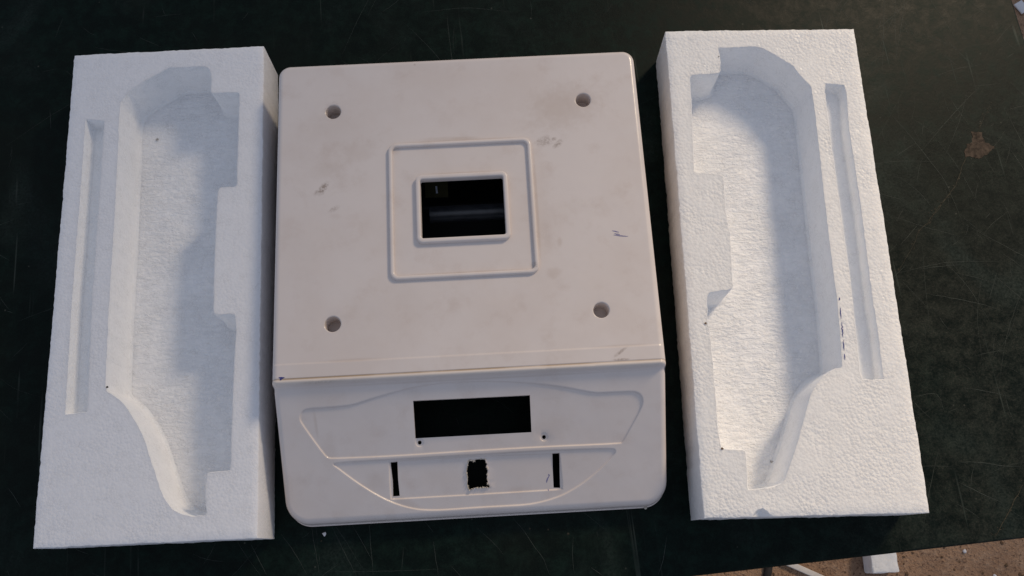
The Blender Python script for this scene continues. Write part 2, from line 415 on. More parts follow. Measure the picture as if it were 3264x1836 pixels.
def tabletop_mat():
    n = N('dark_green_worn_laminate')
    a = n.noise(7, 5, 0.6)
    b = n.noise(95, 8, 0.78, dist=0.3)
    c = n.noise(520, 4, 0.7)
    base = n.mix(n.rng(b, 0.40, 0.75), (0.0014, 0.0050, 0.0038), (0.0052, 0.0165, 0.0122))
    base = n.mix(n.rng(a, 0.42, 0.72, 0.0, 0.6), base, (0.0065, 0.0085, 0.0062))
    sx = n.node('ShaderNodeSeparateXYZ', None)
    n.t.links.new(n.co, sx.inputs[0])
    # dusty tone with painted sheen right and shade behind, broken up by the wear
    dust_sheen = n.math('MULTIPLY', n.math('MULTIPLY', n.rng(n.math('ADD', sx.outputs['X'], n.math('MULTIPLY', n.math('SUBTRACT', a, 0.5), 0.5)), -0.34, -0.06, 0.05, 1.0), n.rng(n.math('ADD', sx.outputs['Y'], n.math('MULTIPLY', n.math('SUBTRACT', a, 0.5), 0.35)), 0.16, 0.40, 1.0, 0.12)), n.rng(n.math('ADD', n.math('MULTIPLY', b, 0.7), n.math('MULTIPLY', c, 0.5)), 0.45, 0.82))
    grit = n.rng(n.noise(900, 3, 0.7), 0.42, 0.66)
    base = n.mix(n.math('MULTIPLY', dust_sheen, n.math('ADD', 0.30, n.math('MULTIPLY', grit, 0.45))), base, (0.058, 0.053, 0.043))
    base = n.mix(n.math('MULTIPLY', grit, 0.10), base, (0.022, 0.030, 0.024))
    # dull rubbed clouds and smears
    mp = n.mapping(scale=(1.0, 0.55, 1.0), rot=(0, 0, 0.7))
    cl = n.noise(13, 5, 0.62, co=mp, dist=0.8)
    base = n.mix(n.math('MULTIPLY', n.rng(cl, 0.50, 0.74), n.rng(c, 0.35, 0.65, 0.12, 0.50)), base, (0.030, 0.044, 0.038))
    # hair scratches in several directions
    tot = None
    for i, (ang, sc, thr) in enumerate(((0.35, 210, 0.735), (-0.5, 240, 0.74), (1.2, 200, 0.74), (1.75, 260, 0.735), (2.6, 230, 0.745))):
        mp = n.mapping(scale=(1.0, 0.028, 1.0), rot=(0, 0, ang), loc=(i * 3.7, i * 1.3, 0))
        s = n.noise(sc, 2, 0.5, co=mp, dist=0.15)
        m = n.rng(n.noise(11 + i, 3), 0.46, 0.66)
        f = n.math('MULTIPLY', n.rng(s, thr - 0.04, thr + 0.04), m)
        tot = f if tot is None else n.math('MAXIMUM', tot, f)
    base = n.mix(n.math('MULTIPLY', tot, 0.75), base, (0.055, 0.066, 0.056))
    # pale specks
    sp = n.voro(130, 'F1')
    spc = n.node('ShaderNodeSeparateXYZ', None)
    n.t.links.new(n.voro(130, 'F1', out=1), spc.inputs[0])
    f = n.math('MULTIPLY', n.rng(sp, 0.05, 0.12, 1.0, 0.0), n.rng(spc.outputs['X'], 0.90, 0.93))
    base = n.mix(n.math('MULTIPLY', f, 0.55), base, (0.075, 0.075, 0.062))
    h = n.math('ADD', n.math('MULTIPLY', b, 1.0), n.math('MULTIPLY', tot, -0.6))
    return n.set(Base_Color=base, Roughness=n.rng(b, 0.3, 0.75, 0.40, 0.58), Normal=n.bump(h, 0.35, 0.0006), Specular_IOR_Level=0.075)

def simple(name, col, rough=0.6, spec=0.3, var=0.25, scale=200, bump=0.0):
    n = N(name)
    t = n.noise(scale, 4, 0.6)
    base = n.mix(n.rng(t, 0.3, 0.75), col, tuple(c * (1 - var) for c in col))
    k = dict(Base_Color=base, Roughness=rough, Specular_IOR_Level=spec)
    if bump:
        k['Normal'] = n.bump(t, bump, 0.002)
    return n.set(**k)

def ground_mat():
    n = N('packed_brown_earth')
    a = n.noise(9, 6, 0.65)
    b = n.noise(70, 6, 0.7)
    c = n.noise(260, 4, 0.6)
    base = n.mix(n.rng(a, 0.35, 0.68), (0.46, 0.285, 0.18), (0.31, 0.19, 0.125))
    base = n.mix(n.rng(b, 0.45, 0.78), base, (0.56, 0.38, 0.26))
    base = n.mix(n.rng(c, 0.54, 0.68, 0.0, 0.8), base, (0.13, 0.075, 0.05))
    h = n.math('ADD', b, n.math('MULTIPLY', c, 0.5))
    return n.set(Base_Color=base, Roughness=0.95, Normal=n.bump(h, 1.0, 0.010), Specular_IOR_Level=0.1)

MT = dict(
    plastic=plastic(),
    foam=foam('expanded_foam_skin', 470, depth=0.85),
    foam_fine=foam('expanded_foam_fine_skin', 560, depth=0.5, tint=(0.95, 0.965, 1.01)),
    foam_floor=foam('moulded_foam_floor', 430, floor=True, depth=0.95, soil=0.2, tint=(1.06, 1.08, 1.12), glow=0.35, depth_mm=5),
    foam_wall=foam('cut_foam_wall', 500, depth=0.55, soil=0.15, tint=(1.06, 1.08, 1.11), glow=0.35, depth_mm=5),
    foam_coarse=foam('coarse_foam_scrap', 150, depth=1.2),
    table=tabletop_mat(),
    edge=simple('dark_table_edge', (0.018, 0.022, 0.018), 0.55, 0.25, 0.5, 60),
    scratch=simple('pale_scratch', (0.048, 0.059, 0.051), 0.6, 0.2, 0.6, 300),
    vein=simple('brown_scuff', (0.060, 0.053, 0.036), 0.7, 0.15, 0.8, 500),
    worn=simple('worn_brown_patch', (0.082, 0.060, 0.044), 0.8, 0.15, 0.8, 240, 0.3),
    pen=simple('blue_pen_ink', (0.045, 0.055, 0.26), 0.6, 0.2, 0.4, 900),
    pen_faint=simple('faded_pen_ink', (0.27, 0.25, 0.42), 0.6, 0.2, 0.3, 900),
    burr=simple('torn_plastic_burr', (0.66, 0.60, 0.52), 0.5, 0.4, 0.35, 900, 0.4),
    dark=simple('black_added_tray', (0.0035, 0.004, 0.0045), 0.4, 0.2, 0.4, 30),
    lip=simple('grey_streak_lip', (0.060, 0.066, 0.080), 0.34, 0.8, 0.5, 140),
    olive=simple('dark_olive_tape', (0.075, 0.068, 0.03), 0.6, 0.2, 0.4, 90),
    steel=simple('dull_steel', (0.75, 0.8, 0.95), 0.4, 0.5, 0.3, 300),
    ground=ground_mat(),
    rod=simple('dark_rubber', (0.035, 0.03, 0.028), 0.7, 0.2, 0.4, 60, 0.2),
    strip=simple('white_plastic_strip', (0.72, 0.66, 0.60), 0.6, 0.3, 0.15, 60, 0.1),
    speck=simple('brown_fleck', (0.16, 0.10, 0.06), 0.8, 0.1, 0.3, 500),
    pit=simple('grey_pit', (0.50, 0.48, 0.45), 0.8, 0.1, 0.4, 600),
    soot=simple('dark_fleck', (0.05, 0.05, 0.045), 0.8, 0.1, 0.3, 500),
    paper=simple('white_scrap', (0.75, 0.73, 0.74), 0.8, 0.2, 0.1, 60, 0.1),
)

# ------------------------------------------------------------------ ground
GZ = -0.75
gs = 0.02
gx0, gx1, gy0, gy1 = 0.1, 1.25, -0.25, 1.25
def bumpy(x, y):
    return 0.004 * noise.noise((x * 9, y * 9, 0)) + 0.0022 * noise.noise((x * 40, y * 40, 3))
nx, ny = int((gx1 - gx0) / gs), int((gy1 - gy0) / gs)
gv, gf = [], []
for j in range(ny + 1):
    for i in range(nx + 1):
        x, y = gx0 + i * gs, gy0 + j * gs
        k = min(1, min(i, j, nx - i, ny - j) / 4)
        gv.append((x, y, GZ + bumpy(x, y) * k))
for j in range(ny):
    for i in range(nx):
        a = j * (nx + 1) + i
        gf.append((a, a + 1, a + nx + 2, a + nx + 1))
o = len(gv)
R = 4.0
gv += [(-R, -R, GZ), (R, -R, GZ), (R, R, GZ), (-R, R, GZ)]
c00, c10, c11, c01 = 0, nx, (ny + 1) * (nx + 1) - 1, ny * (nx + 1)
gf += [tuple([o, o + 1] + list(range(nx, -1, -1))),
       tuple([o + 1, o + 2] + [j * (nx + 1) + nx for j in range(ny, -1, -1)]),
       tuple([o + 2, o + 3] + [ny * (nx + 1) + i for i in range(0, nx + 1)]),
       tuple([o + 3, o] + [j * (nx + 1) for j in range(0, ny + 1)])]
g = link('ground', mesh_from('ground', gv, gf, 60), MT['ground'], kind='structure', label='brown packed earth floor below the table')

# gravel and crumbs of earth: uncountable
bm = bmesh.new()
for _ in range(900):
    x, y = random.uniform(0.3, 1.1), random.uniform(-0.15, 0.2)
    if random.random() < 0.25:
        x, y = random.uniform(0.8, 1.1), random.uniform(0.75, 1.15)
    s = random.choice((0.0012, 0.0016, 0.002, 0.003))
    r = bmesh.ops.create_icosphere(bm, subdivisions=1, radius=s)
    for v in r['verts']:
        v.co *= random.uniform(0.7, 1.25)
        v.co.z *= 0.6
        v.co += Vector((x, y, GZ + bumpy(x, y) + s * 0.25))
me = bpy.data.meshes.new('gravel')
bm.to_mesh(me)
bm.free()
link('gravel', me, MT['speck'], kind='stuff', label='fine brown grit scattered over the earth floor', category='gravel')

# ------------------------------------------------------------------ table
ang = math.radians(7.1)
ed = np.array([math.cos(ang), math.sin(ang)])
en = np.array([-math.sin(ang), math.cos(ang)])
fr = np.array([0.2419, -0.0016])          # a point of the front edge
rt = np.array([0.4068, 0.4145])           # a point of the right edge
corner = fr + ed * np.dot(rt - fr, ed)
table = empty('work_table', (corner[0], corner[1], GZ), ang, label='dark green scratched work table under all the white pieces', category='table')
TZ = -GZ
def slab(x0, x1, y0, y1, z0, z1, bev):
    bm = bmesh.new()
    bmesh.ops.create_cube(bm, size=1)
    for v in bm.verts:
        v.co = Vector((x0 if v.co.x < 0 else x1, y0 if v.co.y < 0 else y1, z0 if v.co.z < 0 else z1))
    bmesh.ops.bevel(bm, geom=bm.edges[:], offset=bev, segments=3, profile=0.5, affect='EDGES')
    me = bpy.data.meshes.new('slab')
    bm.to_mesh(me)
    bm.free()
    me.shade_smooth()
    me.set_sharp_from_angle(angle=math.radians(40))
    return me
TX, TY = -1.75, 1.05
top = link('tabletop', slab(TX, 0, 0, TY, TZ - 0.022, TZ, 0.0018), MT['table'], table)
for x in (TX + 0.12, -0.16):
    for y in (0.12, TY - 0.12):
        link('leg', slab(x - 0.02, x + 0.02, y - 0.02, y + 0.02, 0, TZ - 0.0225, 0.002), MT['edge'], table)

def to_table(P):
    d = np.asarray(P, float) / 1000 - corner
    return np.stack([d @ ed, d @ en], 1)

parts = {0: [], 1: []}
for w, k, pts in D['scratches']:
    q = subdiv(to_table(pts), 0.004, 0.00012 if k == 0 else 0.0003)
    parts[k].append(ribbon(q, w / 1000 * (1.0 if k == 0 else 0.55), TZ + 0.00012))
    if k == 1:       # scuffed specks along the vein
        for _ in range(len(q)):
            c = q[random.randrange(len(q))] + rng.normal(0, 0.0016, 2)
            a = random.uniform(0, 3.14)
            l = random.uniform(0.0006, 0.003)
            parts[1].append(ribbon([c, c + l * np.array([math.cos(a), math.sin(a)]) * .5, c + l * np.array([math.cos(a), math.sin(a)])], random.uniform(0.0003, 0.0007), TZ + 0.00016))
for _ in range(520):
    c = np.array([random.uniform(-0.85, 0.0), random.uniform(0.0, 0.56)])
    if random.random() < 0.45:
        c = np.array([random.uniform(-0.22, 0.0), random.uniform(0.0, 0.5)])
    a = random.choice((0.3, 1.1, 1.9, 2.4)) + random.gauss(0, 0.35)
    l = random.uniform(0.004, 0.03) if random.random() < 0.8 else random.uniform(0.03, 0.09)
    t = np.array([math.cos(a), math.sin(a)])
    nn = np.array([-t[1], t[0]]) * random.uniform(-0.06, 0.06) * l
    q = subdiv(np.array([c - t * l / 2, c + nn, c + t * l / 2]), 0.004, 0.00008)
    if q[:, 0].max() > -0.002 or q[:, 1].min() < 0.002:
        continue
    parts[0].append(ribbon(q, random.uniform(0.00010, 0.00028), TZ + 0.00008))
link('scratches', mesh_from('scratches', *merge(*parts[0])), MT['scratch'], table, kind='stuff')
link('scuffs', mesh_from('scuffs', *merge(*parts[1])), MT['vein'], table, kind='stuff')
wp = ccw(to_table(D['tab']))
wp = resample(wp, 0.0015)
wp = wp + np.array([[noise.noise((x * 300, y * 300, 1)), noise.noise((x * 300, y * 300, 6))] for x, y in wp]) * 0.0016 + rng.normal(0, 0.00030, wp.shape)
link('worn_patch', mesh_from('worn_patch', z3(wp, TZ + 0.0002), [tuple(range(len(wp)))]), MT['worn'], table, label='brown star-shaped patch where the green surface has worn away')
for x, y, s in ((-124.5, 7.2, 1.5), (-126.1, 2.7, .8), (14.8, 12.9, .8), (27.3, 12.4, .7), (40.7, 9.7, .9), (-117.6, 13.7, .7)):
    c = to_table([(x, y)])[0]
    P = [(c[0] + s * .001 * random.uniform(.5, 1.2) * math.cos(k), c[1] + s * .001 * random.uniform(.5, 1.2) * math.sin(k)) for k in np.linspace(0, 6.28, 8)[:-1]]
    V, F = merge((z3(np.array(P), TZ), []), ([(c[0], c[1], TZ + 0.0007 * s)], []))
    F = [(i, (i + 1) % 7, 7) for i in range(7)]
    if s > 1:
        cr = to_table([(x, y)])[0]
        link('foam_crumb', mesh_from('crumb', [(corner[0] + ed[0] * v[0] + en[0] * v[1], corner[1] + ed[1] * v[0] + en[1] * v[1], v[2] - TZ) for v in V], F, 80), MT['paper'],
             label='tiny white foam crumb on the dark table below the shell', category='crumb')
    else:
        link('fleck', mesh_from('fleck', V, F, 80), MT['vein'], table)

# ------------------------------------------------------------------ plastic shell
SX, SY, SR = -0.0343, 0.22123, 0.07057
shell = empty('scale_housing', (SX, SY, 0), SR, label='empty off-white plastic upper housing of a weighing scale with cut-out openings', category='scale housing')
HX, YB, YF, RB, RF, FIL = 0.1272, 0.1155, -0.2008, 0.0085, 0.0150, 0.0042
ZT = 0.062

def outline(n=10):
    P = []
    for qx, y, r, a0 in ((1, YB, RB, 0), (-1, YB, RB, 90), (-1, YF, RF, 180), (1, YF, RF, 270)):
        cy = y - r if y > 0 else y + r
        for k in range(n + 1):
            a = math.radians(a0 + 90 * k / n)
            P.append((qx * (HX - r) + r * math.cos(a), cy + r * math.sin(a)))
    return np.array(P)
OUT = resample(outline(), 0.006)

def sd_shell(p):
    """distance to the outline, positive inside (exact for the rounded rectangle)"""
    cy, hy = (YB + YF) / 2, (YB - YF) / 2
    r = np.where(p[:, 1] > cy, RB, RF)
    qx = np.abs(p[:, 0]) - (HX - r)
    qy = np.abs(p[:, 1] - cy) - (hy - r)
    return -(np.sqrt(np.maximum(qx, 0) ** 2 + np.maximum(qy, 0) ** 2) + np.minimum(np.maximum(qx, qy), 0) - r)

PY = np.array([-0.2100, -0.1185, -0.1168, -0.1157, -0.1149, -0.1140, -0.1130, -0.1121, -0.11175, -0.1113, -0.1022, -0.1018, 0.2])
def panel_z(y):
    return 0.0575 + 0.52 * (y + 0.1165)
PZ = np.array([panel_z(-0.2100), panel_z(-0.1185), 0.0574, 0.0594, 0.0614, 0.0624, 0.06245, 0.0621, 0.0615, 0.06195, 0.06228, ZT, ZT])

def smooth01(t):
    t = np.clip(t, 0, 1)
    return t * t * (3 - 2 * t)

DISP = ccw(chaikin(np.array(D['disp']) / 1000, 2))
LOW = ccw(chaikin(np.array(D['low']) / 1000, 2))
KEY = ccw(resample(np.array(D['key']) / 1000, 0.01))
WDISP = ccw(np.array(D['window_disp']) / 1000)
SLA = ccw(np.array(D['slotA']) / 1000)
SLB = ccw(np.array(D['slotB']) / 1000)
RAG = ccw(chaikin(np.array(D['rag']) / 1000, 1, 0.2))
WIN = rrect(0.0283, 0.0213, 0.0012, 4)
SOCK = [(sx * 0.08796, sy * 0.07682) for sx in (-1, 1) for sy in (-1, 1)]
def circle(c, r, n=28):
    return np.array([(c[0] + r * math.cos(2 * math.pi * k / n), c[1] + r * math.sin(2 * math.pi * k / n)) for k in range(n)])
SCR = [tuple(np.array(s) / 1000) for s in D['screws']]
RS, RSC = 0.0053, 0.0013

def zfun(p):
    z = np.interp(p[:, 1], PY, PZ)
    d = np.clip(sd_shell(p), 0, FIL)
    z = z - (FIL - np.sqrt(np.maximum(FIL ** 2 - (FIL - d) ** 2, 0)))
    m = (p[:, 1] < -0.110)
    if m.any():
        q = p[m]
        dz = np.zeros(len(q))
        dz -= 0.0011 * smooth01(sdf(q, DISP) / 0.0012 + 0.5)
        dz -= 0.0011 * smooth01(sdf(q, LOW) / 0.0012 + 0.5)
        dz -= 0.0010 * smooth01(sdf(q, KEY) / 0.0011 + 0.5)
        for s in SCR:
            r = np.hypot(q[:, 0] - s[0], q[:, 1] - s[1])
            dz -= 0.0007 * smooth01((0.0031 - r) / 0.0010)
        dr = pdist(q, RAG)
        rag_h = np.array([noise.noise((x * 420, y * 420, 1.0)) for x, y in q]) if len(q) < 60000 else 0
        dz += np.where(dr < 0.0014, (0.0014 - dr) * (0.25 + 0.6 * rag_h), 0)
        z[m] += dz
    # crushed edge softness of the sockets
    for c in SOCK:
        r = np.hypot(p[:, 0] - c[0], p[:, 1] - c[1])
        z -= 0.0005 * smooth01((RS + 0.0006 - r) / 0.0008)
    return z

loops = [OUT]
for d in (0.00012, 0.0004, 0.0009, 0.0016, 0.0025, 0.0033, FIL, FIL + 0.0012):
    loops.append(offset(OUT, d))
for P in (DISP, LOW, KEY):
    for d in (-0.0011, -0.0006, -0.0002, 0.0002, 0.0006, 0.0011):
        loops.append(offset(resample(P, 0.004), d))
HOLES = [WDISP, SLA, SLB, RAG, WIN] + [circle(c, RS) for c in SOCK] + [circle(s, RSC, 14) for s in SCR]
for P in HOLES:
    loops.append(P)
loops.append(offset(RAG, -0.0006))
loops.append(offset(RAG, -0.0014))
for c in SOCK:
    loops.append(circle(c, RS + 0.0003))
    loops.append(circle(c, RS + 0.0007))
for s in SCR:
    for r in (0.0020, 0.0025, 0.0031):
        loops.append(circle(s, r, 18))
lines = []
for y in list(PY[1:-1]) + [-0.1006, -0.1012, -0.1030, -0.1040, -0.1100, -0.1106, -0.1195, -0.1205]:
    lines.append([(x, y) for x in np.linspace(-HX + 0.0002, HX - 0.0002, 40)])
gx, gy = np.meshgrid(np.arange(-0.124, 0.125, 0.006), np.arange(-0.197, 0.113, 0.006))
gp = np.stack([gx.ravel(), gy.ravel()], 1) + rng.normal(0, 0.0004, (gx.size, 2))
gp = gp[sd_shell(gp) > FIL + 0.002]
v, f = cdt(loops, gp, lines)
cen = v[f].mean(1)
keep = sd_shell(cen) > 0
for P in HOLES:
    keep &= ~inside(cen, P)
f, cen = f[keep], cen[keep]
z = zfun(v)
e = 0.00022
gxn = (zfun(v + [e, 0]) - zfun(v - [e, 0])) / (2 * e)
gyn = (zfun(v + [0, e]) - zfun(v - [0, e])) / (2 * e)
nrm = np.stack([-gxn, -gyn, np.ones(len(v))], 1)
nrm /= np.linalg.norm(nrm, axis=1)[:, None]
# on the outline the surface turns to the vertical side wall
do = sd_shell(v)
edge = do < 0.0002
hx = v - np.array([0, (YB + YF) / 2])
gs_x = (sd_shell(v + [e, 0]) - sd_shell(v - [e, 0])) / (2 * e)
gs_y = (sd_shell(v + [0, e]) - sd_shell(v - [0, e])) / (2 * e)
on = np.stack([-gs_x, -gs_y, np.full(len(v), 0.12)], 1)
on /= np.linalg.norm(on, axis=1)[:, None] + 1e-9
nrm[edge] = on[edge]
v3 = np.c_[v, z]

def cut(name, mask, mat, parent):
    idx = np.unique(f[mask])
    mp = -np.ones(len(v), int)
    mp[idx] = np.arange(len(idx))
    me = mesh_from(name, v3[idx], mp[f[mask]])
    me.shade_smooth()
    me.normals_split_custom_set_from_vertices([tuple(n) for n in nrm[idx]])
    return link(name, me, mat, parent)
inD, inL, inK = inside(cen, offset(DISP, -0.0006)), inside(cen, offset(LOW, -0.0006)), inside(cen, offset(KEY, -0.0006))
isT, isR = cen[:, 1] > -0.11175, (cen[:, 1] <= -0.11175) & (cen[:, 1] > -0.1168)
PL = MT['plastic']
platform = cut('platform', isT, PL, shell)
cut('ridge', isR, PL, shell)
front = ~isT & ~isR
panel = cut('control_panel', front & ~inD & ~inL, PL, shell)
disp = cut('display_recess', front & inD, PL, panel)
key_o = cut('keypad_recess', front & inL & ~inK & ~inD, PL, panel)
key_b = cut('keypad_bed', front & inK & inL & ~inD, PL, panel)

# side wall
zo = zfun(OUT + (offset(OUT, 1e-5) - OUT))
rings = [z3(OUT, zo), z3(offset(OUT, -0.0004), np.maximum(zo * 0.55, 0.004)), z3(offset(OUT, -0.0006), 0.0026), z3(offset(OUT, -0.0012), 0.0024), z3(offset(OUT, -0.0012), 0.0006), z3(offset(OUT, 0.0012), 0.0006), z3(offset(OUT, 0.0016), zo - 0.0012)]
V, F = strip(rings, flip=True)
link('side_wall', mesh_from('side_wall', V, F, 50), PL, shell)

def hole_wall(name, P, depth, parent, mat=PL, zf=zfun, shrink=0.0, taper=0.0):
    P = ccw(P)
    a = z3(P, zf(offset(P, -0.0001)))
    b = a.copy()
    b[:, :2] = offset(P, taper)
    b[:, 2] -= depth
    V, F = strip([a, b], flip=False)
    return link(name, mesh_from(name, V, F, 35), mat, parent)
hole_wall('display_opening', resample(WDISP, 0.01), 0.0022, disp)
hole_wall('key_slot', SLA, 0.0022, key_b)
hole_wall('key_slot', SLB, 0.0022, key_b)
rag2 = hole_wall('torn_edge', RAG, 0.0022, key_b, MT['burr'], taper=0.0001)
# burrs left by the knife round the torn hole
bv = []
RR = resample(RAG, 0.0007)
for i in range(len(RR)):
    if random.random() < 0.6:
        c = RR[i]
        zc = float(zfun(c[None])[0])
        a = random.uniform(0, 6.28)
        s = random.uniform(0.0004, 0.0011)
        P = [(c[0] + s * math.cos(a + k) * random.uniform(.6, 1.2), c[1] + s * math.sin(a + k) * random.uniform(.6, 1.2), zc - 0.0003 + random.uniform(0, 0.0008)) for k in (0, 2.0, 4.1)]
        P.append((c[0], c[1], zc + random.uniform(0.0003, 0.0010)))
        bv.append((P, [(0, 1, 3), (1, 2, 3), (2, 0, 3), (0, 2, 1)]))
link('burr', mesh_from('burr', *merge(*bv)), MT['burr'], key_b, kind='stuff')
for s in SCR:
    hole_wall('screw_hole', circle(s, RSC, 14), 0.003, disp)

# sockets for the pan supports
for c in SOCK:
    rg = []
    zt = float(zfun(np.array([[c[0] + RS, c[1]]]))[0])
    for r, zz in ((RS, zt), (RS - 0.0002, zt - 0.0012), (RS - 0.0005, zt - 0.0125), (RS - 0.0011, zt - 0.0131)):
        rg.append(z3(circle(c, r), zz))
    V, F = strip(rg, flip=False)
    nn = len(rg[0])
    F.append(tuple(range(3 * nn, 4 * nn)))
    link('support_socket', mesh_from('support_socket', V, F, 40), PL, platform)

# raised frames round the window
def frame_part(name, ohx, ohy, orad, ihx, ihy, irad, zb, zt, low, cx=0, cy=0):
    o = [(0.0, zb - 0.0002), (0.0003, zt - 0.0009), (0.0006, zt - 0.0003), (0.0012, zt)]
    rings = [z3(rrect(ohx - d, ohy - d, max(orad - d, 0.0004), 8, cx, cy), zz) for d, zz in o]
    i = [(-0.0009, zt), (-0.0003, zt - 0.0003), (0.0, zt - 0.0009), (0.0002, low)]
    rings += [z3(rrect(ihx - d, ihy - d, max(irad - d, 0.0003), 8, cx, cy), zz) for d, zz in i]
    V, F = strip(rings)
    return link(name, mesh_from(name, V, F, 50), PL, platform)
frame_part('outer_frame', 0.0497, 0.0497, 0.0058, 0.0466, 0.0466, 0.0034, ZT, ZT + 0.0023, ZT - 0.0002, -0.0004, -0.0002)
frame_part('window_frame', 0.0318, 0.0250, 0.0046, 0.0283, 0.0213, 0.0016, ZT, ZT + 0.0030, ZT - 0.0022, 0, -0.0002)

# dark tray added behind the window, its rounded step shaped to catch light
prof = [(-0.03, 0.004), (0.017, 0.010), (0.018, 0.0125), (0.0195, 0.0140), (0.0215, 0.0145), (0.0240, 0.0142), (0.0275, 0.0135), (0.055, 0.0130), (0.075, 0.0130)]
def sheet(rows, x0, x1):
    tv, tf = [], []
    for y, zz in rows:
        tv += [(x0, y, zz), (x1, y, zz)]
    for i in range(len(rows) - 1):
        tf.append((2 * i, 2 * i + 1, 2 * i + 3, 2 * i + 2))
    return tv, tf
tray = link('added_tray', mesh_from('added_tray', *sheet(prof, -0.06, 0.06), 80), MT['dark'], shell, label='black bent tray added inside the window, shaped to catch a light streak')
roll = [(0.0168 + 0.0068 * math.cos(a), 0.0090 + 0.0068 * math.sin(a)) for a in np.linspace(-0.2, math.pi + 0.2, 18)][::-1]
link('streak_lip', mesh_from('streak_lip', *sheet(roll, -0.0262, 0.045), 80), MT['lip'], tray)  # added roll that makes the light streak in the window
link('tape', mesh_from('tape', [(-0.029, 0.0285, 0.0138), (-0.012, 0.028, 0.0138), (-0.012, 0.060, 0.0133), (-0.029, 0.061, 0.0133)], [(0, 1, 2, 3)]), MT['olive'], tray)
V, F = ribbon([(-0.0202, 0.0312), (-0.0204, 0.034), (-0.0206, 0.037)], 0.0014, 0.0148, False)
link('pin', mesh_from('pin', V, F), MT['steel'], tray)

# pen marks and the little moulding bead on the front lip
def pen_mark(name, lines_mm, w, zf, mat, parent, h=0.00012):
    vf = []
    for l in lines_mm:
        q = subdiv(np.array(l) / 1000, 0.0006, 0.00006)
        V, F = ribbon(q, w, 0.0)
        V[:, 2] = zf(V[:, :2]) + h
        vf.append((V, F))
    return link(name, mesh_from(name, *merge(*vf)), mat, parent)
pen_mark('pen_mark', [[(99.8, -22.0), (102, -22.6), (104.4, -23.4)], [(100.6, -25.1), (104, -25.8), (106.3, -26.1), (110.4, -26.7)], [(101, -24.2), (105, -25.0)]], 0.0007, zfun, MT['pen_faint'], platform)
pen_mark('pen_mark', [[(-122.4, -110.4), (-120.6, -110.7), (-118.6, -110.6)], [(-121.6, -112.2), (-120.3, -110.9)]], 0.0012, zfun, MT['pen'], platform)
pen_mark('pen_mark', [[(48.6, -178.5), (47.4, -180.5), (46.6, -182.8)], [(48.2, -177.4), (48.8, -178.9)], [(47.5, -187.0), (47.9, -187.9)]], 0.0009, zfun, MT['pen_faint'], key_b)
bm = bmesh.new()
bmesh.ops.create_icosphere(bm, subdivisions=2, radius=0.0011)
bmesh.ops.translate(bm, verts=bm.verts[:], vec=(0.1135, YF - 0.0012, 0.004))
me = bpy.data.meshes.new('moulding_bead')
bm.to_mesh(me)
bm.free()
me.shade_smooth()
link('moulding_bead', me, MT['burr'], shell)

